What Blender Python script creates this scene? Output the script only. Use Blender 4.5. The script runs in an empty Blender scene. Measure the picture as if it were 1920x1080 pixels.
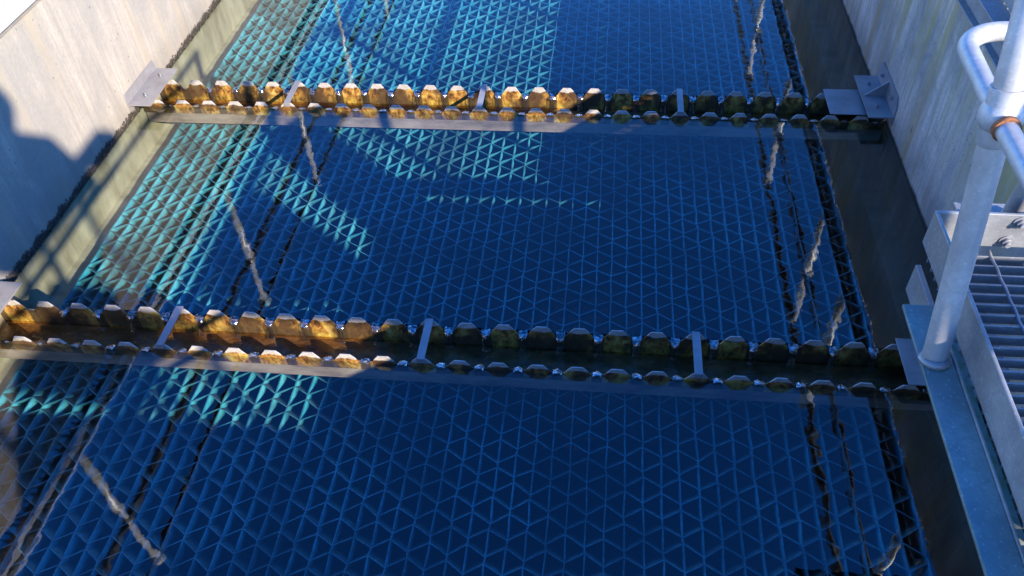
import bpy, bmesh, math, random
from mathutils import Vector, Matrix
random.seed(7)
scene = bpy.context.scene
COL = scene.collection
R = math.radians

# ------------------------------------------------------------------ node helpers
def new_mat(name):
    m = bpy.data.materials.new(name); m.use_nodes = True
    nt = m.node_tree; nt.nodes.clear()
    return m, nt
def N(nt, t, **kw):
    n = nt.nodes.new(t)
    for k, v in kw.items():
        if k.startswith('i_'):
            key = k[2:]
            key = int(key) if key.isdigit() else key.replace('_', ' ')
            n.inputs[key].default_value = v
        else: setattr(n, k, v)
    return n
def L(nt, a, b): nt.links.new(a, b)
def pos(nt, scale=(1, 1, 1)):
    g = N(nt, 'ShaderNodeNewGeometry')
    mp = N(nt, 'ShaderNodeMapping'); mp.inputs['Scale'].default_value = scale
    L(nt, g.outputs['Position'], mp.inputs['Vector'])
    return mp.outputs['Vector']
def sep(nt):
    g = N(nt, 'ShaderNodeNewGeometry'); s = N(nt, 'ShaderNodeSeparateXYZ')
    L(nt, g.outputs['Position'], s.inputs[0]); return s
def noise(nt, vec, scale, detail=4, rough=.55, dist=0.0):
    n = N(nt, 'ShaderNodeTexNoise'); n.inputs['Scale'].default_value = scale
    n.inputs['Detail'].default_value = detail; n.inputs['Roughness'].default_value = rough
    n.inputs['Distortion'].default_value = dist
    L(nt, vec, n.inputs['Vector']); return n.outputs['Fac']
def ramp(nt, fac, stops, interp='LINEAR'):
    r = N(nt, 'ShaderNodeValToRGB'); r.color_ramp.interpolation = interp
    els = r.color_ramp.elements
    while len(els) < len(stops): els.new(.5)
    for e, (p, c) in zip(els, stops):
        e.position = p; e.color = (c, c, c, 1) if isinstance(c, (int, float)) else (*c, 1)
    L(nt, fac, r.inputs[0]); return r.outputs[0]
def mix(nt, fac, a, b, mode='MIX'):
    m = N(nt, 'ShaderNodeMix', data_type='RGBA', blend_type=mode)
    for sock, v in ((m.inputs[0], fac), (m.inputs[6], a), (m.inputs[7], b)):
        if hasattr(v, 'links'): L(nt, v, sock)
        elif isinstance(v, (int, float)): sock.default_value = v
        else: sock.default_value = (*v, 1)
    return m.outputs[2]
def math_(nt, op, a, b=0.0, c=None, clamp=False):
    m = N(nt, 'ShaderNodeMath', operation=op, use_clamp=clamp)
    for i, v in enumerate((a, b) if c is None else (a, b, c)):
        if hasattr(v, 'links'): L(nt, v, m.inputs[i])
        else: m.inputs[i].default_value = v
    return m.outputs[0]
def mrange(nt, v, a, b, c=0., d=1.):
    m = N(nt, 'ShaderNodeMapRange'); m.interpolation_type = 'SMOOTHSTEP'
    L(nt, v, m.inputs[0])
    for i, x in zip((1, 2, 3, 4), (a, b, c, d)): m.inputs[i].default_value = x
    return m.outputs[0]
def bump(nt, h, strength=.3, dist=.01):
    b = N(nt, 'ShaderNodeBump'); b.inputs['Strength'].default_value = strength
    b.inputs['Distance'].default_value = dist; L(nt, h, b.inputs['Height']); return b.outputs[0]
def bsdf(nt, color, rough=.6, metal=0., normal=None, spec=.5):
    p = N(nt, 'ShaderNodeBsdfPrincipled'); o = N(nt, 'ShaderNodeOutputMaterial')
    for key, v in (('Base Color', color), ('Roughness', rough), ('Metallic', metal)):
        s = p.inputs[key]
        if hasattr(v, 'links'): L(nt, v, s)
        elif isinstance(v, (int, float)): s.default_value = v
        else: s.default_value = (*v, 1)
    p.inputs['Specular IOR Level'].default_value = spec
    if normal is not None: L(nt, normal, p.inputs['Normal'])
    L(nt, p.outputs[0], o.inputs[0]); return p

# ------------------------------------------------------------------ materials
def mat_concrete(name, mossy):
    m, nt = new_mat(name)
    s = sep(nt)
    streak = noise(nt, pos(nt, (1, 4.2, .45)), 2.0, 6, .58, .9)
    fine = noise(nt, pos(nt, (1, 30., 1.6)), 1.6, 5, .6)
    blot = noise(nt, pos(nt, (1, 1, .8)), 3.0, 6, .6, .4)
    grain = noise(nt, pos(nt), 60, 4, .6)
    c = mix(nt, ramp(nt, streak, [(.33, 0.), (.62, 1.)]), (.335, .295, .24) if not mossy else (.53, .43, .32), (.47, .41, .325) if not mossy else (.75, .62, .47))  # mossy wall's base made paler and warmer, standing in for bounce light
    c = mix(nt, ramp(nt, fine, [(.36, .45), (.52, 0.)]), c, (.27, .245, .21))
    c = mix(nt, ramp(nt, blot, [(.40, .80), (.56, 0.)]), c, (.31, .285, .24))
    c = mix(nt, ramp(nt, grain, [(.35, .25), (.6, 0.)]), c, (.22, .21, .20))
    # rust/ochre runs
    och = noise(nt, pos(nt, (1, 5.2, .22)), 1.5, 3, .5)
    mo = ramp(nt, och, [(.54, 0.), (.66, .8 if mossy else .40)])
    c = mix(nt, mo, c, (.46, .31, .13) if mossy else (.42, .34, .22))
    if mossy:
        mg = noise(nt, pos(nt, (1, 3.4, .35)), 2.6, 5, .6)
        up = mrange(nt, s.outputs['Z'], .05, .8)
        mg = math_(nt, 'MULTIPLY', ramp(nt, mg, [(.47, 0.), (.64, .8)]), up)
        c = mix(nt, mg, c, (.44, .36, .11))
    # pores
    v = N(nt, 'ShaderNodeTexVoronoi'); v.inputs['Scale'].default_value = 26; v.inputs['Randomness'].default_value = 1
    L(nt, pos(nt, (1, 1.3, .8)), v.inputs['Vector'])
    pm = noise(nt, pos(nt), 3.1, 2, .5)
    pore = math_(nt, 'MULTIPLY', ramp(nt, v.outputs['Distance'], [(.07, 1.), (.13, 0.)]), ramp(nt, pm, [(.50, 0.), (.58, .8)]))
    c = mix(nt, pore, c, (.10, .095, .09))
    v2 = N(nt, 'ShaderNodeTexVoronoi'); v2.inputs['Scale'].default_value = 3.1; v2.inputs['Randomness'].default_value = 1
    L(nt, pos(nt, (1, 1.6, .75)), v2.inputs['Vector'])
    slot = math_(nt, 'MULTIPLY', ramp(nt, v2.outputs['Distance'], [(.035, 1.), (.060, 0.)]), ramp(nt, noise(nt, pos(nt), 2.3, 2, .5), [(.44, 0.), (.52, .75)]))
    c = mix(nt, slot, c, (.16, .15, .145))
    # dark growth line at the water, olive film under it
    edge = noise(nt, pos(nt, (1, 1, .6)), 13, 6, .7)
    zz = math_(nt, 'ADD', s.outputs['Z'], math_(nt, 'MULTIPLY', math_(nt, 'SUBTRACT', edge, .5), .11 if not mossy else .05))
    dark = mrange(nt, zz, (.026 if not mossy else .012), (.048 if not mossy else .034), 1., 0.)
    damp = mrange(nt, zz, .05, .22, .35, 0.)
    c = mix(nt, damp, c, (.20, .17, .12))
    c = mix(nt, dark, c, (.050, .040, .030))
    uw = mrange(nt, s.outputs['Z'], -.012, .002, 1., 0.)
    ol = mix(nt, ramp(nt, noise(nt, pos(nt, (1, 3, 1)), 3, 5, .6), [(.35, 0.), (.65, 1.)]), *(((.045, .04, .022), (.085, .07, .045)) if mossy else ((.20, .17, .10), (.36, .32, .21))))
    c = mix(nt, uw, c, ol)
    h = math_(nt, 'ADD', math_(nt, 'MULTIPLY', grain, .4), math_(nt, 'MULTIPLY', streak, .8))
    h = math_(nt, 'SUBTRACT', h, math_(nt, 'MULTIPLY', pore, 1.2))
    bsdf(nt, c, .88, 0., bump(nt, h, .5, .006), .3)
    return m
def mat_galv(name, base=(.52, .545, .57), rough=.42, metal=.75, scale=1.):
    m, nt = new_mat(name)
    v = N(nt, 'ShaderNodeTexVoronoi'); v.inputs['Scale'].default_value = 95 * scale
    L(nt, pos(nt), v.inputs['Vector'])
    b = noise(nt, pos(nt), 7, 4, .6); f = noise(nt, pos(nt), 130, 3, .6)
    vs = N(nt, 'ShaderNodeSeparateColor'); L(nt, v.outputs['Color'], vs.inputs[0])
    dk = tuple(x * .80 for x in base); lt = tuple(min(1, x * 1.16) for x in base)
    c = mix(nt, vs.outputs[0], dk, lt)
    c = mix(nt, .55, c, base)
    c = mix(nt, ramp(nt, b, [(.38, .75), (.60, 0.)]), c, tuple(x * .66 for x in base))
    c = mix(nt, ramp(nt, f, [(.60, 0.), (.72, .5)]), c, (.66, .67, .68))
    r = math_(nt, 'ADD', rough - .08, math_(nt, 'MULTIPLY', b, .18))
    bsdf(nt, c, r, metal, bump(nt, f, .12, .002))
    return m
def mat_plate(name):
    # thin stainless plate, grey film
    m, nt = new_mat(name)
    b = noise(nt, pos(nt), 9, 4, .6); f = noise(nt, pos(nt, (1, .3, 1)), 60, 3, .6)
    c = mix(nt, ramp(nt, b, [(.35, 0.), (.65, 1.)]), (.27, .25, .235), (.36, .34, .33))
    c = mix(nt, ramp(nt, f, [(.58, 0.), (.75, .4)]), c, (.33, .30, .26))
    bsdf(nt, c, .5, .35, bump(nt, b, .1, .002))
    return m
def mat_weir(name, lip=.022, curve=.10):
    m, nt = new_mat(name)
    s = sep(nt)
    a = noise(nt, pos(nt, (1, 1, .7)), 24, 6, .72, .5); b = noise(nt, pos(nt, (1, 1, .55)), 42, 6, .7)
    big = noise(nt, pos(nt), 4.6, 3, .55)
    al = ramp(nt, a, [(.32, (.022, .011, .005)), (.42, (.105, .045, .012)), (.50, (.34, .15, .030)), (.58, (.48, .31, .06)), (.69, (.56, .42, .20))])
    low = ramp(nt, b, [(.35, (.06, .030, .008)), (.52, (.34, .20, .03)), (.66, (.52, .39, .08))])
    zl = mrange(nt, math_(nt, 'ADD', s.outputs['Z'], math_(nt, 'MULTIPLY', math_(nt, 'SUBTRACT', b, .5), .05)), -.062, -.018, 1., 0.)
    c = mix(nt, zl, al, low)
    c = mix(nt, ramp(nt, big, [(.44, .90), (.55, 0.)]), c, (.055, .030, .015))
    x = math_(nt, 'DIVIDE', math_(nt, 'ADD', s.outputs['X'], 2.308), .15)
    fx = math_(nt, 'ABSOLUTE', math_(nt, 'SUBTRACT', math_(nt, 'FRACT', math_(nt, 'ADD', x, .5)), .5))   # 0 at the tooth's centre line
    # dark wet run below every notch
    run = mrange(nt, math_(nt, 'ADD', fx, math_(nt, 'MULTIPLY', math_(nt, 'SUBTRACT', b, .5), .10)), .325, .385)
    c = mix(nt, math_(nt, 'MULTIPLY', run, .88), c, (.040, .026, .012))
    # clean dry tip of each tooth
    arch = math_(nt, 'ADD', math_(nt, 'MULTIPLY', math_(nt, 'POWER', fx, 2.), curve), lip)
    zc = math_(nt, 'ADD', s.outputs['Z'], math_(nt, 'MULTIPLY', math_(nt, 'SUBTRACT', a, .5), .026))
    clean = mrange(nt, math_(nt, 'SUBTRACT', zc, arch), -.003, .004)
    cl = mix(nt, ramp(nt, noise(nt, pos(nt), 40, 4, .6), [(.4, 0.), (.65, 1.)]), (.38, .34, .29), (.50, .455, .395))
    c = mix(nt, clean, c, cl)
    rgh = math_(nt, 'ADD', math_(nt, 'MULTIPLY', a, .5), .26)
    bsdf(nt, c, rgh, 0., bump(nt, a, .6, .006), .5)
    return m
def mat_trough(name):
    m, nt = new_mat(name)
    a = noise(nt, pos(nt, (.6, 1, 1)), 12, 6, .7); b = noise(nt, pos(nt), 60, 4, .7)
    c = ramp(nt, a, [(.34, (.05, .027, .013)), (.5, (.145, .082, .040)), (.66, (.25, .16, .09))])
    c = mix(nt, ramp(nt, b, [(.6, 0.), (.75, .6)]), c, (.30, .25, .2))
    bsdf(nt, c, .30, 0., bump(nt, math_(nt, 'ADD', a, math_(nt, 'MULTIPLY', b, .35)), .9, .012), .6)
    return m
def mat_trough_out(name):
    m, nt = new_mat(name)
    a = noise(nt, pos(nt, (.5, 1, 1.5)), 9, 6, .65)
    c = ramp(nt, a, [(.35, (.13, .095, .07)), (.55, (.26, .195, .15)), (.7, (.34, .27, .22))])
    bsdf(nt, c, .6, 0., bump(nt, a, .3, .004))
    return m
def mat_tube(name):
    m, nt = new_mat(name)
    a = noise(nt, pos(nt), 5, 4, .6); b = noise(nt, pos(nt), 30, 4, .65); big = noise(nt, pos(nt), 1.6, 3, .5)
    s = sep(nt)
    c = mix(nt, ramp(nt, a, [(.35, 0.), (.65, 1.)]), (.04, .42, .56), (.14, .62, .73))
    # silt lies on the faces that look upward
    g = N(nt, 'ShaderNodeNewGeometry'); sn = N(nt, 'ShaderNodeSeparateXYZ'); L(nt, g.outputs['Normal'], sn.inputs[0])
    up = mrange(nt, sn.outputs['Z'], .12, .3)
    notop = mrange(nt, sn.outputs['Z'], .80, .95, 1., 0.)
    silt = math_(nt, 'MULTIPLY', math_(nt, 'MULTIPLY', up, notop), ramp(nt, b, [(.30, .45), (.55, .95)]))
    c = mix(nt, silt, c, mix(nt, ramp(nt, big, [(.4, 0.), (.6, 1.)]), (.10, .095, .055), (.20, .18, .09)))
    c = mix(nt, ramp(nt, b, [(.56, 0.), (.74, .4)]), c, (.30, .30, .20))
    # flat rim tops painted darker to hold down the skylight on them
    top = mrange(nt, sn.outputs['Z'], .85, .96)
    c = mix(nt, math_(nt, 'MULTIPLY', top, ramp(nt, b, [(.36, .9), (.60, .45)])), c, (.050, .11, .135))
    # sheets painted darker with depth, standing in for light lost in turbid water
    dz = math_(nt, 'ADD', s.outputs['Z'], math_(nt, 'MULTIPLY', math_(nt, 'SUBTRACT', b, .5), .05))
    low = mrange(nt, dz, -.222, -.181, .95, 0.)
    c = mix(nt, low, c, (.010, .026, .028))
    # patches of old film dull the rims unevenly
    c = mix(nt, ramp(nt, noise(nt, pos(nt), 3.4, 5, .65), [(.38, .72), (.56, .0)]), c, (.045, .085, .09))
    bs = bsdf(nt, c, .5, 0., bump(nt, b, .3, .002), .2)
    # thin plastic: some light passes through the sheet
    tr = N(nt, 'ShaderNodeBsdfTranslucent'); L(nt, c, tr.inputs[0])
    mx = N(nt, 'ShaderNodeMixShader'); mx.inputs[0].default_value = .26
    out = [n for n in nt.nodes if n.type == 'OUTPUT_MATERIAL'][0]
    L(nt, bs.outputs[0], mx.inputs[1]); L(nt, tr.outputs[0], mx.inputs[2]); L(nt, mx.outputs[0], out.inputs[0])
    return m
def schlick(nt, normal, f0):
    # Fresnel reflectance of a water surface, the same from both sides
    lw = N(nt, 'ShaderNodeLayerWeight'); lw.inputs[0].default_value = .5; L(nt, normal, lw.inputs['Normal'])
    p = math_(nt, 'POWER', lw.outputs['Facing'], 4.4)
    return math_(nt, 'ADD', f0, math_(nt, 'MULTIPLY', p, 1 - f0), clamp=True)
def mat_water(name, wave=None, f0=None, tint=(.84, .90, .88, 1)):
    m, nt = new_mat(name)
    n1 = noise(nt, pos(nt, (1, .8, 1)), 11, 2, .5); n2 = noise(nt, pos(nt, (1.0, .7, 1)), 26, 1, .5)
    calm = math_(nt, 'ADD', mrange(nt, sep(nt).outputs['X'], .2, 1.0, .06, .50), ramp(nt, noise(nt, pos(nt, (1, 1, 1)), .9, 2, .5), [(.4, 0.), (.65, .3)]))
    h = math_(nt, 'ADD', math_(nt, 'MULTIPLY', n1, 1.1), math_(nt, 'MULTIPLY', math_(nt, 'MULTIPLY', n2, calm), .55))
    bn = bump(nt, h, 1., wave or WAVE)
    fr = schlick(nt, bn, f0 or WF0)
    g = N(nt, 'ShaderNodeBsdfGlossy'); g.inputs['Roughness'].default_value = .012; L(nt, bn, g.inputs['Normal'])
    g.inputs['Color'].default_value = (1, 1, 1, 1)
    t = N(nt, 'ShaderNodeBsdfTransparent'); t.inputs[0].default_value = tint
    mx = N(nt, 'ShaderNodeMixShader'); o = N(nt, 'ShaderNodeOutputMaterial')
    L(nt, fr, mx.inputs[0]); L(nt, t.outputs[0], mx.inputs[1]); L(nt, g.outputs[0], mx.inputs[2])
    L(nt, mx.outputs[0], o.inputs[0])
    return m
def mat_stream(name):
    m, nt = new_mat(name)
    n2 = noise(nt, pos(nt, (1, 1, .28)), 60, 2, .55)
    bn = bump(nt, n2, 1., .007)
    fr = schlick(nt, bn, .04)
    g = N(nt, 'ShaderNodeBsdfGlossy'); g.inputs['Roughness'].default_value = .15; L(nt, bn, g.inputs['Normal'])
    t = N(nt, 'ShaderNodeBsdfTransparent'); t.inputs[0].default_value = (.88, .9, .9, 1)
    fac = math_(nt, 'ADD', fr, math_(nt, 'MULTIPLY', ramp(nt, n2, [(.42, .12), (.62, 1.)]), .55), clamp=True)
    mx = N(nt, 'ShaderNodeMixShader'); o = N(nt, 'ShaderNodeOutputMaterial')
    L(nt, fac, mx.inputs[0]); L(nt, t.outputs[0], mx.inputs[1]); L(nt, g.outputs[0], mx.inputs[2])
    L(nt, mx.outputs[0], o.inputs[0])
    return m
def mat_plain(name, c1, c2, scale=8, rough=.7, metal=0., bs=.3):
    m, nt = new_mat(name)
    a = noise(nt, pos(nt), scale, 5, .6)
    bsdf(nt, mix(nt, ramp(nt, a, [(.35, 0.), (.65, 1.)]), c1, c2), rough, metal, bump(nt, a, bs, .004))
    return m
WAVE = .00048; WF0 = .068
M = dict(
    wall_l=mat_concrete('concrete_sunny', False), wall_r=mat_concrete('concrete_mossy_lifted', True),
    galv=mat_galv('galvanised_steel', (.33, .335, .34), .48, .45), galv_tube=mat_galv('galvanised_tube', (.48, .485, .49), .50, .35), green_galv=mat_galv('filmed_steel', (.25, .33, .31), .38, .45), sunlit_galv=mat_galv('sunlit_galv', (.72, .72, .71), .42, .25), rail=mat_galv('darkened_rail', (.14, .145, .15), .42, .5),  # rails painted darker for dark reflections, sunlit posts and edges painted brighter
    plate=mat_plate('grey_plate'), weir=mat_weir('stained_weir'), weir_near=mat_weir('cleaner_weir', .031, -.075), trough=mat_trough('wet_trough'),
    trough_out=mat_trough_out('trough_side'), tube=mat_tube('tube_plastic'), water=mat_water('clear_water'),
    stream=mat_stream('falling_water'), run=mat_water('running_water', .012, .012, (.93, .86, .76, 1)),
    algae=mat_plain('dark_algae', (.02, .016, .012), (.09, .07, .05), 40, .8, 0., .8),
    floor=mat_plain('tank_floor', (.006, .010, .012), (.014, .018, .018), 2, .9),
    ground=mat_plain('gravel', (.16, .15, .135), (.26, .245, .22), 9, .9),
    moss_galv=mat_plain('mossy_steel', (.16, .17, .07), (.24, .26, .20), 30, .7),
    rust=mat_plain('rust', (.16, .06, .025), (.40, .15, .055), 90, .8),
    blocker=mat_plain('grey_paint', (.36, .37, .38), (.42, .43, .44), 5, .5),
    beam=mat_plain('olive_beam', (.10, .10, .055), (.22, .20, .11), 5, .8),
    dark=mat_plain('dark_rubber', (.02, .02, .02), (.04, .04, .04), 20, .6),
)

# ------------------------------------------------------------------ mesh helpers
class MB:
    def __init__(s): s.bm = bmesh.new()
    def quadbox(s, v):
        vs = [s.bm.verts.new(p) for p in v]
        for f in ((0, 3, 2, 1), (4, 5, 6, 7), (0, 1, 5, 4), (1, 2, 6, 5), (2, 3, 7, 6), (3, 0, 4, 7)):
            s.bm.faces.new([vs[i] for i in f])
        return s
    def box(s, x0, x1, y0, y1, z0, z1):
        return s.quadbox([(x0, y0, z0), (x1, y0, z0), (x1, y1, z0), (x0, y1, z0), (x0, y0, z1), (x1, y0, z1), (x1, y1, z1), (x0, y1, z1)])
    def prism(s, poly, off):
        n = len(poly); o = Vector(off)
        a = [s.bm.verts.new(p) for p in poly]; b = [s.bm.verts.new(Vector(p) + o) for p in poly]
        s.bm.faces.new(list(reversed(a))); s.bm.faces.new(b)
        for i in range(n): s.bm.faces.new((a[i], a[(i + 1) % n], b[(i + 1) % n], b[i]))
        return s
    def tube(s, path, r, seg=16, cap=True):
        path = [Vector(p) for p in path]; rings = []
        rad = r if isinstance(r, (list, tuple)) else [r] * len(path)
        t0 = (path[1] - path[0]).normalized()
        u = t0.orthogonal().normalized()
        for i, p in enumerate(path):
            a = path[max(0, i - 1)]; b = path[min(len(path) - 1, i + 1)]
            t = (b - a).normalized()
            u = (u - t * u.dot(t)).normalized(); w = t.cross(u)
            rings.append([s.bm.verts.new(p + rad[i] * (math.cos(k * 2 * math.pi / seg) * u + math.sin(k * 2 * math.pi / seg) * w)) for k in range(seg)])
        for A, B in zip(rings, rings[1:]):
            for k in range(seg):
                s.bm.faces.new((A[k], A[(k + 1) % seg], B[(k + 1) % seg], B[k])).smooth = True
        if cap:
            s.bm.faces.new(list(reversed(rings[0]))); s.bm.faces.new(rings[-1])
        return s
    def ball(s, c, r, sub=3, scl=(1, 1, 1)):
        g = bmesh.ops.create_icosphere(s.bm, subdivisions=sub, radius=r)
        for v in g['verts']:
            v.co = Vector((v.co.x * scl[0], v.co.y * scl[1], v.co.z * scl[2])) + Vector(c)
            for f in v.link_faces: f.smooth = True
        return s
    def build(s, name, mat, parent=None, bevel=0.0):
        bmesh.ops.recalc_face_normals(s.bm, faces=s.bm.faces)
        me = bpy.data.meshes.new(name); s.bm.to_mesh(me); s.bm.free()
        me.materials.append(mat)
        o = bpy.data.objects.new(name, me); COL.objects.link(o)
        if parent is not None:
            o.parent = parent
            o.matrix_parent_inverse = Matrix.Identity(4)
            w = Vector((0, 0, 0)); q = parent
            while q is not None: w += q.location; q = q.parent
            o.location = -w          # meshes are written in world coordinates
        if bevel:
            b = o.modifiers.new('bevel', 'BEVEL'); b.width = bevel; b.segments = 2; b.limit_method = 'ANGLE'
        return o
def thing(name, label, cat, loc, group=None):
    o = bpy.data.objects.new(name, None); COL.objects.link(o); o.location = loc
    o.empty_display_size = .1
    return tag(o, label, cat, group)
def tag(o, label, cat, group=None):
    o['label'] = label; o['category'] = cat; o['kind'] = 'thing'
    if group: o['group'] = group
    return o
def kind(o, k): o['kind'] = k; return o

# ------------------------------------------------------------------ key dimensions (metres)
XL, XR = -2.555, 1.426
Y0, Y1 = -2.6, 10.0
WT = .82
TOOTH0, PITCH = -2.308, .15

# ------------------------------------------------------------------ setting
mb = MB(); mb.box(XL - .32, XR + .32, Y0 - .3, Y1 + .3, -2.3, -2.0)
kind(mb.build('tank_floor', M['floor']), 'structure')
mb = MB()
for a in ((-400, XL - .32, -400, 400), (XR + .32, 400, -400, 400), (XL - .32, XR + .32, -400, Y0 - .3), (XL - .32, XR + .32, Y1 + .3, 400)):
    vs = [mb.bm.verts.new(p) for p in ((a[0], a[2], .3), (a[1], a[2], .3), (a[1], a[3], .3), (a[0], a[3], .3))]
    mb.bm.faces.new(vs)
kind(mb.build('ground', M['ground']), 'structure')

def wall(label, x0, x1, y0, y1, mat, loc):
    o = MB().box(x0, x1, y0, y1, -2.0, WT).build('tank_wall', mat)
    return tag(o, label, 'wall', 'concrete walls of the tank')
wall('sunlit cream concrete tank wall with dark algae along its waterline', XL - .3, XL, Y0, Y1, M['wall_l'], None)
wall('shaded grey concrete tank wall with yellow green moss streaks', XR, XR + .3, Y0, Y1, M['wall_r'], None)
wall('concrete cross wall closing the far end of the tank', XL - .3, XR + .3, Y1, Y1 + .28, M['wall_r'], None)
wall('concrete cross wall closing the near end below the footbridge', XL - .3, XR + .3, Y0 - .28, Y0, M['wall_r'], None)

LAUND = [(3.711, 3.932), (1.987, 2.199), (5.435, 5.65)]
bays = [(Y0, 1.987), (2.199, 3.711), (3.932, 5.435), (5.65, Y1)]
mb = MB()
for a, b in bays:
    mb.bm.faces.new([mb.bm.verts.new(p) for p in ((XL, a, .010), (XR, a, .010), (XR, b, .010), (XL, b, .010))])
kind(mb.build('water', M['water']), 'structure')

# dark crumbly growth along the sunny wall's waterline
mb = MB(); rnd = random.Random(3)
y = .3
while y < 7:
    for k in range(rnd.choice((1, 2, 2, 3))):
        r = rnd.uniform(.003, .0075)
        g = bmesh.ops.create_icosphere(mb.bm, subdivisions=1, radius=r)
        c = Vector((XL + rnd.uniform(0, .008), y + rnd.uniform(-.01, .01), rnd.uniform(.0, 1) ** 1.6 * .042 + .003))
        sc = Vector((.6, rnd.uniform(.8, 1.6), rnd.uniform(.8, 1.6)))
        for v in g['verts']: v.co = Vector((v.co.x * sc.x, v.co.y * sc.y, v.co.z * sc.z)) + c
    y += rnd.uniform(.005, .017)
alg = mb.build('algae', M['algae']); kind(alg, 'stuff')
alg['label'] = 'dark crumbly algae growing along the waterline of the sunlit wall'; alg['category'] = 'algae'

# ------------------------------------------------------------------ tube settler packs below the water
ZT, DEP, LEAN = -.17, .34, .285
ZIG = .0205
PX, PY, TH = .0672, .127, .0052
def tube_pack(y0, y1, label):
    rnd = random.Random(int(y0 * 100) + 5)
    t = thing('tube_settler', label, 'tube settler', (-.55, (y0 + y1) / 2, ZT - DEP), 'tube settler packs under the water')
    X0 = -2.42; nc = int((1.17 - X0) / PX); j0 = math.floor(y0 / (PY / 2)); j1 = math.ceil(y1 / (PY / 2))
    node = {}
    def P(k, j):
        # rows of shallow zigzag, each row the mirror of the next, tied by straight sheets along the tank
        if (k, j) not in node:
            node[k, j] = (X0 + k * PX + rnd.uniform(-.003, .003), j * PY / 2 + (ZIG if (k + j) % 2 else -ZIG) + rnd.uniform(-.004, .004), ZT + rnd.uniform(-.003, .001))
        return node[k, j]
    def sheet(mb, a, b, th):
        a = Vector(a); b = Vector(b); d = (b - a); n = Vector((-d.y, d.x, 0)).normalized() * th / 2
        o = Vector((0, LEAN, -DEP))
        mb.quadbox([a - n + o, b - n + o, b + n + o, a + n + o, a - n, b - n, b + n, a + n])
    mb = MB()
    for k in range(nc + 1):
        for j in range(j0, j1 + 1):
            if j < j1: sheet(mb, P(k, j), P(k, j + 1), TH)
            if k < nc: sheet(mb, P(k, j), P(k + 1, j), TH * .85)
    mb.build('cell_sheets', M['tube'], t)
    MB().box(-2.545, 1.416, y0 + .3, y0 + .36, ZT - DEP - .13, ZT - DEP - .012).build('support_beam', M['beam'], t)
    MB().box(-2.545, 1.416, y1 - .02, y1 + .04, ZT - DEP - .13, ZT - DEP - .012).build('support_beam', M['beam'], t)
    return t
tube_pack(.35, 2.092, 'turquoise tube settler cells under the water nearest the camera')
tube_pack(2.10, 3.82, 'turquoise tube settler cells under the water between the two weir troughs')
tube_pack(3.828, 5.52, 'turquoise tube settler cells under the water beyond the far weir trough')
MB().box(XL, XL + .11, Y0, Y1, -.62, -.24).build('support_ledge', M['wall_l'])
tag(bpy.data.objects['support_ledge'], 'olive concrete ledge under water along the sunlit wall', 'ledge', 'concrete ledges under water')
tag(MB().box(XR - .11, XR, Y0, Y1, -.62, -.24).build('support_ledge', M['wall_r']), 'dark concrete ledge under water along the shaded wall', 'ledge', 'concrete ledges under water')

# ------------------------------------------------------------------ weir troughs
def tooth_profile(x0, x1, seed, floor=-1.):
    """outline (x, z) of a weir plate's upper edge from x0 to x1: flat-topped teeth, rounded notches"""
    rnd = random.Random(seed); pts = []
    k = math.floor((x0 - TOOTH0) / PITCH) - 1
    while TOOTH0 + k * PITCH < x1 + PITCH:
        c = TOOTH0 + k * PITCH; j = lambda s=.0015: rnd.uniform(-s, s)
        for dx, z in ((-.070, -.010), (-.063, -.006), (-.056, .001), (-.047, .013), (-.033, .035), (-.0205, .0505), (.0205, .0505), (.033, .035), (.047, .013), (.056, .001), (.063, -.006), (.070, -.010)):
            pts.append((c + dx + j(), max(z, floor) + j(.001)))
        k += 1
    return [(x, z) for x, z in pts if x0 < x < x1]
def weir_plate(x0, x1, y, th, zb, mat, parent, seed, floor=-1.):
    up = tooth_profile(x0, x1, seed, floor)
    up = [(x0, up[0][1])] + up + [(x1, up[-1][1])]
    mb = MB()
    fr = [(mb.bm.verts.new((x, y, z)), mb.bm.verts.new((x, y, zb)), mb.bm.verts.new((x, y + th, z)), mb.bm.verts.new((x, y + th, zb))) for x, z in up]
    for a, b in zip(fr, fr[1:]):
        mb.bm.faces.new((a[0], b[0], b[1], a[1])); mb.bm.faces.new((a[2], a[3], b[3], b[2]))
        mb.bm.faces.new((a[0], a[2], b[2], b[0])); mb.bm.faces.new((a[1], b[1], b[3], a[3]))
    for a in (fr[0], fr[-1]): mb.bm.faces.new((a[0], a[1], a[3], a[2]))
    return mb.build('weir_plate', mat, parent)
def bolt(parent, x, y, z, axis, r=.008):
    d = {'z': Vector((0, 0, 1)), 'x': Vector((1, 0, 0)), '-x': Vector((-1, 0, 0)), '-y': Vector((0, -1, 0))}[axis]
    p = Vector((x, y, z))
    mb = MB(); mb.tube([p, p + d * .003], r * 1.5, 14); mb.tube([p + d * .003, p + d * .011], r, 6); mb.tube([p + d * .011, p + d * .019], r * .55, 10)
    return mb.build('bolt', M['galv'], parent)
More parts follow.
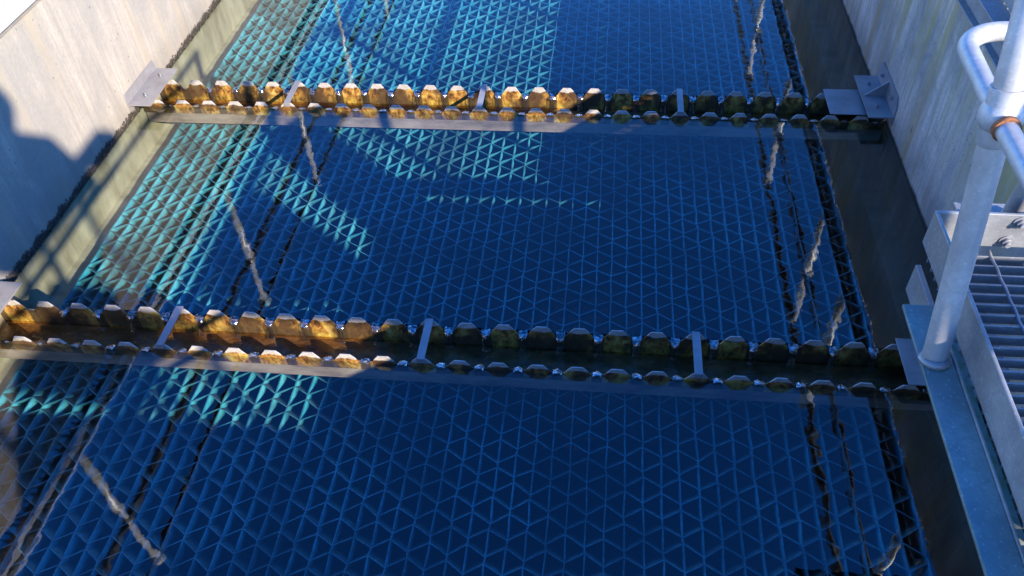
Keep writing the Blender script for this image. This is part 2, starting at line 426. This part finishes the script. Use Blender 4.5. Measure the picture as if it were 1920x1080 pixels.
def launder(ya, yb, label, xa=XL + .012, xb=XR - .012, seen=True):
    t = thing('weir_trough', label, 'weir trough', (-.56, (ya + yb) / 2, -.1), 'weir troughs across the tank')
    zb = -.097
    tr = MB()
    tr.box(xa, xb, ya + .012, yb - .012, zb, zb + .008)
    tr.build('trough_floor', M['trough'], t)
    # side sheets (the outer faces are seen through the water)
    MB().box(xa, xb, ya + .006, ya + .0115, zb, -.006).build('trough_side', M['trough_out'], t)
    MB().box(xa, xb, yb - .0115, yb - .006, zb, -.006).build('trough_side', M['trough_out'], t)
    # weir plates bolted to the outside of the near side and inside face stained on the far side
    weir_plate(xa, xb, ya, .0055, -.030, M['weir_near'], t, 11, .0165)
    weir_plate(xa, xb, yb - .0175, .0055, zb + .008, M['weir'], t, 12)
    # shallow run of water on the trough floor
    MB().box(xa, xb, ya + .0125, yb - .0185, zb + .0085, zb + .024).build('channel_water', M['run'], t)
    for k in (4, 11, 18):
        x = TOOTH0 + k * PITCH
        mb = MB(); mb.box(x - .0155, x + .0155, ya - .003, yb - .004, .0515, .0555)
        mb.box(x - .0155, x + .0155, ya - .0045, ya - .0005, .032, .0514)
        mb.build('tie_strap', M['plate'], t)
    if seen:
        # one sheet of falling water in each notch of the far plate
        src = None; rnd = random.Random(5)
        for k in range(0, 25):
            x = TOOTH0 + (k + .5) * PITCH
            if x > xb - .05: break
            if src is None:
                mb = MB(); yy = yb - .0175; prof = [(.0175, .0095), (.006, .0088), (-.006, .0068), (-.016, .000), (-.021, -.014), (-.023, -.036), (-.025, -.058), (-.030, -.074)]
                W = [.017, .018, .017, .015, .0135, .013, .014, .017]
                A = []
                for (dy, z), w in zip(prof, W):
                    A.append([mb.bm.verts.new((x + u * w, yy + dy - (1 - u * u) * .005, z + (1 - u * u) * .0015)) for u in (-1, -.5, 0, .5, 1)])
                for a, b in zip(A, A[1:]):
                    for i in range(4): mb.bm.faces.new((a[i], a[i + 1], b[i + 1], b[i])).smooth = True
                src = mb.build('water_stream', M['stream'], t)
                base = src.location.copy(); bx = x
            else:
                c = src.copy(); COL.objects.link(c); c.parent = t
                c.location = base + Vector((x - bx, 0, 0))
        for k in range(0, 25):
            x = TOOTH0 + (k + .5) * PITCH
            if x > xb - .05: break
            c = src.copy(); COL.objects.link(c); c.parent = t
            c.rotation_euler = (0, 0, math.pi)
            c.location = base + Vector((bx + x, yb - .0175 + ya + .0055, .0085))
    return t
def angle_bracket(t, side, y0, y1, gusset):
    """steel angle that holds a trough end to the wall: flat leg over the trough, upright leg on the wall"""
    xw = XL if side < 0 else XR; s = 1 if side < 0 else -1
    w = .125 if side > 0 else .135
    z = .086
    c = .03
    b = MB()
    b.prism([(xw + s * .008, y0, z), (xw + s * w, y0, z), (xw + s * w, y1, z), (xw + s * .008, y1, z)], (0, 0, .007))
    h = .105 if gusset else .060
    if not gusset: c = .008
    b.prism([(xw, y0, z - .04), (xw, y0, z + h * .55), (xw, y0 + c, z + h), (xw, y1 - c, z + h), (xw, y1, z + h * .55), (xw, y1, z - .04)], (s * .0075, 0, 0))
    br = b.build('mounting_bracket', M['plate'], t)
    ym = (y0 + y1) / 2
    if gusset:
        MB().prism([(xw + s * .0076, ym - .003, z + .0072), (xw + s * (w - .012), ym - .003, z + .0072), (xw + s * .0076, ym - .003, z + h - .012)], (0, .006, 0)).build('gusset', M['plate'], br)
    for yy in (ym - (y1 - y0) * .27, ym + (y1 - y0) * .27):
        bolt(br, xw + s * w * .55, yy, z + .0072, 'z')
        bolt(br, xw + s * .0078, yy, z + .062, 'x' if s > 0 else '-x', .0075) if gusset else None
    return br
def cover_plate(t, x0, x1, ya, yb):
    MB().box(x0, x1, ya - .006, yb + .004, .062, .067).build('cover_plate', M['plate'], t, .002)

t1 = launder(*LAUND[0], 'stained toothed weir trough farther from the camera, both its ends on wall brackets')
angle_bracket(t1, -1, 3.595, 3.970, False); angle_bracket(t1, 1, 3.645, 4.032, True)
cover_plate(t1, 1.133, 1.31, *LAUND[0])
t2 = launder(*LAUND[1], 'wide brown stained weir trough, the one nearer the camera, running under the platform')
angle_bracket(t2, -1, 1.875, 2.252, False); angle_bracket(t2, 1, 1.92, 2.30, True)
cover_plate(t2, 1.133, 1.31, *LAUND[1])

# ------------------------------------------------------------------ walkways along both walls
def side_walkway(s, xin, xout, y0, y1, label, edge='galv'):
    """s=+1 right of the tank, -1 left; xin is the lip over the tank"""
    t = thing('walkway', label, 'walkway', ((xin + xout) / 2, (y0 + y1) / 2, WT))
    X = lambda d: xin + s * d
    def bx(mb, d0, d1, z0, z1): mb.box(min(X(d0), X(d1)), max(X(d0), X(d1)), y0, y1, z0, z1); return mb
    m = MB(); bx(m, 0, .050, .866, .874); bx(m, .026, .034, .8745, .9555); bx(m, 0, .078, .956, .966)
    m.build('edge_channel', M[edge], t, .0015)
    bx(MB(), .0795, .0865, .968, 1.082).build('toe_board', M[edge], t, .0015)
    # grating: bearing bars across, cross rods along
    g = MB(); a, b = sorted((X(.10), xout)); y = y0 + .02
    while y < y1: g.box(a, b, y, y + .004, .94, .966); y += .0412
    x = a + .05
    while x < b: g.box(x, x + .005, y0, y1, .9605, .9655); x += .1
    g.build('grating', M['galv'], t)
    y = y0 + .4
    while y < y1:
        MB().box(min(X(.06), xout), max(X(.06), xout), y, y + .06, WT + .001, .938).build('bearer', M['galv'], t); y += 1.5
    return t
side_walkway(-1, -2.510, -3.35, Y0, Y1, 'galvanised walkway with toe board on top of the sunlit wall', 'sunlit_galv')
side_walkway(1, 1.380, 2.30, 1.80, Y1, 'galvanised walkway with toe board on top of the shaded mossy wall')

def handrail(label, x, ys, y0, y1, ztop, zmid, zb, rp=.0241, rr=.0215):
    t = thing('handrail', label, 'handrail', (x, (y0 + y1) / 2, zb))
    for y in ys:
        p = MB(); p.tube([(x, y, zb), (x, y, ztop)], rp, 20)
        post = p.build('post', M['sunlit_galv'], t)
        MB().ball((x, y, zmid), .040).build('ball_joint', M['galv_tube'], post)
        MB().ball((x, y, ztop), .040).build('ball_joint', M['galv_tube'], post)
        MB().box(x - .032, x + .032, y - .05, y + .05, zb, zb + .008).build('base_plate', M['galv'], post)
    MB().tube([(x, y0, ztop), (x, (y0 + y1) / 2, ztop), (x, y1, ztop)], rr, 18).build('top_rail', M['rail'], t)
    MB().tube([(x, y0, zmid), (x, (y0 + y1) / 2, zmid), (x, y1, zmid)], rr, 18).build('middle_rail', M['rail'], t)
    return t
handrail('galvanised tube handrail above the sunlit wall, mirrored in the water', -2.55, (-1.6, .3, 2.09, 4.22, 5.72, 7.15, 8.8), Y0, Y1, 2.11, 1.65, .9662)
handrail('galvanised tube handrail above the mossy shaded wall, beyond the platform', 1.419, (2.0, 3.5, 4.22, 5.85, 7.55, 9.2), 1.93, Y1, 2.055, 1.56, .9662)

# ------------------------------------------------------------------ near platform at the right
PZ = 1.040
tp = thing('platform', 'galvanised grating platform with upstanding toe boards jutting over the tank', 'platform', (1.5, .6, .8))
XA, XT, YE = .719, .807, 1.639
MB().box(XA, .789, -1.2, 1.430, PZ - .010, PZ).build('edge_flange', M['green_galv'], tp, .0015)
m = MB(); m.box(.786, .799, -1.2, 1.581, PZ - .10, PZ - .0125); m.build('side_beam', M['galv'], tp, .0015)
MB().box(.7897, .7942, -1.2, 1.430, PZ - .009, PZ + .006).build('edge_strip', M['galv'], tp, .001)
MB().box(.7995, XT + .009, -1.2, 1.428, PZ - .030, PZ - .012).build('mossy_ledge', M['moss_galv'], tp)
MB().box(XT, XT + .008, -1.2, YE, PZ + .012, 1.156).build('toe_board', M['galv'], tp, .002)
MB().box(XT + .0082, 2.2, YE - .0082, YE, PZ + .012, 1.156).build('toe_board', M['galv'], tp, .002)
for x, z in ((1.009, 1.133), (.997, 1.072)): bolt(tp, x, YE - .0083, z, '-y', .012)
g = MB(); y = -1.2
yb = 1.597
while yb > -1.2: g.box(XT + .010, 2.2, yb - .002, yb + .002, 1.023, 1.049); yb -= .0332
g.build('grating', M['galv'], tp)
rods = MB()
for i in range(-1, 12):
    xx = .962 + i * .093
    if xx < XT + .02: continue
    path = []; y = -1.2
    while y < 1.623: path.append((xx + .0012 * math.sin(y * 90), y, 1.0482)); y += .012
    rods.tube(path, .0042, 6)
rods.build('cross_rod', M['galv'], tp)
MB().box(1.45, 1.52, -1.2, 1.581, .825, 1.0215).build('bearer', M['galv'], tp); MB().box(2.0, 2.1, -1.2, 1.581, .31, 1.0215).build('bearer', M['galv'], tp)

# footbridge below the camera (throws the shade on the near water)
tb = thing('footbridge', 'galvanised footbridge across the tank below the camera', 'footbridge', (-.9, -.5, .8))
g = MB(); y = -1.15
while y < .165: g.box(-2.5, .70, y, y + .004, .912, .940); y += .0357
for i in range(32): g.box(-2.45 + i * .1, -2.445 + i * .1, -1.15, .165, .905, .9115)
g.build('grating', M['galv'], tb)
MB().box(-2.5, .70, .171, .179, .86, 1.055).build('toe_board', M['galv'], tb)
MB().box(-2.5, .70, -1.2, -1.192, .80, 1.055).build('toe_board', M['galv'], tb)
MB().box(-2.5, .70, -1.19, .170, .86, .866).build('drip_tray', M['galv'], tb)

# handrail of the platform: leaning post, ball joint, rail that bends round the corner
th = thing('handrail', 'galvanised platform handrail with leaning post, ball joint and rusty rail end', 'handrail', (.80, 1.37, PZ))
base = Vector((.7496, 1.263, PZ)); ballp = Vector((.7198, 1.3708, 1.602))
dirp = (ballp - base).normalized()
post = MB().tube([base, base + dirp * .02, ballp, ballp + dirp * .58], .0263, 28).build('post', M['galv_tube'], th)
m = MB(); m.ball(ballp, .0395, 3, (1, 1, 1.0)); m.tube([ballp - dirp * .055, ballp - dirp * .053, ballp + dirp * .053, ballp + dirp * .055], [.0302, .0312, .0312, .0302], 28)
m.build('ball_joint', M['galv_tube'], post)
MB().tube([base + Vector((0, 0, .0004)), base + Vector((0, 0, .004)), base + dirp * .010], [.0345, .034, .0281], 28).build('weld_collar', M['galv'], post)
def arc(c, a, b, n, r0, r1):
    out = []
    for i in range(n + 1):
        t = i / n * math.pi / 2
        out.append(Vector(c) + Vector(a) * (r0 * math.sin(t)) + Vector(b) * (r1 * (1 - math.cos(t))))
    return out
rb = .093
cx, cy, cz = ballp.x - .004, 1.572, 1.6116
path = [Vector((cx, -1.1, 1.602)), Vector((cx, ballp.y - .06, 1.602)), Vector((cx, ballp.y, 1.602)), Vector((cx, cy, cz))]
path += arc((cx, cy, cz), (0, 1, 0), (1, 0, 0), 12, rb, rb)[1:]
path += [Vector((1.20, cy + rb, cz)), Vector((2.15, cy + rb, cz))]
MB().tube(path, .0198, 22).build('middle_rail', M['galv_tube'], th)
# collars where the rail meets the ball: one of them rusty
MB().tube([Vector((cx, ballp.y - .050, 1.602)), Vector((cx, ballp.y - .038, 1.602))], .0244, 22).build('rail_collar', M['rust'], th)
ztop2 = 2.06
o2 = ballp + dirp * .58
path = [Vector((o2.x, -1.1, o2.z)), Vector((o2.x, 0, o2.z)), Vector((o2.x, o2.y + .03, o2.z))]
MB().tube(path, .0198, 22).build('top_rail', M['galv_tube'], th)
p2 = MB().tube([(1.037, 1.732, 1.0665), (1.034, 1.668, 1.612)], .0224, 20).build('post', M['galv_tube'], th)
MB().box(1.0, 1.074, 1.688, 1.776, 1.0585, 1.0665).build('base_plate', M['galv'], p2, .001)
# landing plate behind the toe board on which that post stands
MB().box(.92, 1.372, YE + .002, 1.795, 1.045, 1.058).build('landing_plate', M['galv'], tp, .002)

# ------------------------------------------------------------------ unseen shapes added outside the view to block the sun
def blocker(label, x0, x1, y0, y1, z0, z1, leg=.12):  # added box out of view, placed to block the sun
    t = thing('shade_box', label, 'blocker', ((x0 + x1) / 2, (y0 + y1) / 2, .94), 'added boxes that block the sun')
    MB().box(x0, x1, y0, y1, z0 + leg, z1).build('housing', M['blocker'], t, .008)
    MB().box(x0 - .014, x0 - .001, y0 + .03, y1 - .03, z0 + leg + .04, z1 - .05).build('door', M['blocker'], t, .004)
    MB().box(x0 - .03, x1 + .03, y0 - .03, y1 + .03, z1 + .001, z1 + .022).build('rain_hood', M['galv'], t, .004)
    MB().box(x0 + .02, x1 - .02, y0 + .02, y1 - .02, z0, z0 + leg - .001).build('plinth', M['galv'], t)
    return t
blocker('low grey box, added out of view to shade the platform', 1.60, 1.90, .22, .76, 1.050, 1.64)
blocker('slim tall grey box, added out of view to shade the post and water', 1.95, 2.13, .14, .46, 1.050, 2.44)
# sheets on legs and poles, added unseen and outlined to cast the shadows
tc = thing('shadow_caster', 'flat notched sheet on slim legs, added out of view to shade the sunlit wall', 'shadow_caster', (1.4, -1.7, .94))
a = Vector((2.27, -1.34, 3.40)); b = Vector((1.33, -.83, 3.40)); d = Vector((-.477, -.879, 0)) * 1.7
MB().prism([(2.42, -1.43, 3.4), (1.904, -1.114, 3.4), (1.673, -1.097, 3.4), (1.505, -.862, 3.4), (1.357, -.763, 3.4), (1.0, -.53, 3.4), (1.1, -1.70, 3.4), (1.75, -1.93, 3.4), (2.35, -2.1, 3.4)], (0, 0, .05)).build('caster_sheet', M['galv'], tc)
MB().box(2.14, 2.29, -1.26, -1.02, 3.36, 3.44).build('shadow_block', M['blocker'], tc, .01)  # added block, no lamp: casts the small separate shadow on the sunlit wall
MB().box(2.20, 2.23, -1.30, -1.255, 3.39, 3.42).build('block_arm', M['galv'], tc)
for q in (Vector((2.28, -1.48, 0)), Vector((1.15, -.80, 0)), Vector((2.24, -2.0, 0)), Vector((1.2, -1.6, 0))):
    MB().tube([(q.x, q.y, .94), (q.x, q.y, 3.399)], .02, 12).build('leg', M['galv_tube'], tc)
ts = thing('shade_panel', 'smaller dark panel on a slim galvanised pole, added out of view to cast shade', 'shade panel', (2.45, -1.9, .3), 'added panels that shade the tank')
MB().tube([(2.45, -1.9, .3), (2.45, -1.9, 2.97)], .025, 14).build('pole', M['galv_tube'], ts)
MB().prism([(2.10, -2.26, 2.97), (2.66, -2.32, 2.97), (2.60, -1.76, 3.01), (2.06, -1.70, 3.01)], (0, 0, .03)).build('panel', M['dark'], ts)  # added sheet, shades the left end of the near trough
ts = thing('shade_panel', 'larger dark panel on a slim galvanised pole, added out of view to shade the water', 'shade panel', (3.16, -1.45, .3), 'added panels that shade the tank')
MB().tube([(3.16, -1.45, .3), (3.16, -1.45, 2.97)], .03, 14).build('pole', M['galv_tube'], ts)
MB().prism([(2.78, -1.70, 2.98), (3.64, -1.70, 2.98), (3.67, -1.62, 2.99), (3.43, -1.39, 3.0), (2.86, -.97, 3.02), (2.78, -1.08, 3.02)], (0, 0, .035)).build('panel', M['dark'], ts)  # added sheet, outlined to shade the middle bay

# ------------------------------------------------------------------ light, sky, camera
sun_dir = Vector((1.43, -1.31, 1.0)).normalized()      # towards the sun
sl = bpy.data.lights.new('sun', 'SUN'); sl.energy = 3.5; sl.angle = R(.53); sl.color = (1.0, .895, .75)
so = bpy.data.objects.new('sun', sl); COL.objects.link(so)
so.rotation_euler = (-sun_dir).to_track_quat('-Z', 'Y').to_euler(); so.location = (8, -8, 8)
w = bpy.data.worlds.new('World'); scene.world = w; w.use_nodes = True
nt = w.node_tree; nt.nodes.clear()
sk = nt.nodes.new('ShaderNodeTexSky'); sk.sky_type = 'NISHITA'; sk.sun_disc = False
sk.sun_elevation = math.asin(sun_dir.z); sk.sun_rotation = math.atan2(sun_dir.x, sun_dir.y)
sk.altitude = 100; sk.air_density = 1.0; sk.dust_density = .0; sk.ozone_density = 4.0
bg = nt.nodes.new('ShaderNodeBackground'); bg.inputs[1].default_value = .15
ow = nt.nodes.new('ShaderNodeOutputWorld')
hs = nt.nodes.new('ShaderNodeHueSaturation'); hs.inputs['Saturation'].default_value = 1.3; hs.inputs['Hue'].default_value = .518
nt.links.new(sk.outputs[0], hs.inputs['Color']); nt.links.new(hs.outputs[0], bg.inputs[0]); nt.links.new(bg.outputs[0], ow.inputs[0])

cam = bpy.data.cameras.new('camera'); co = bpy.data.objects.new('camera', cam); COL.objects.link(co)
co.location = (0, 0, 1.66401935 * 1.5)
co.rotation_euler = (R(44.609684), R(2.31407964), R(5.90510757))
cam.sensor_fit = 'HORIZONTAL'; cam.sensor_width = 36; cam.lens = 1558.31408 / 1920 * 36
cam.clip_start = .05; cam.clip_end = 2000
scene.camera = co
scene.view_settings.view_transform = 'Standard'; scene.view_settings.look = 'None'
scene.view_settings.gamma = 1; scene.view_settings.use_curve_mapping = False
scene.view_settings.exposure = 1.76
scene.cycles.max_bounces = 10; scene.cycles.transparent_max_bounces = 16
scene.cycles.caustics_reflective = False; scene.cycles.caustics_refractive = False
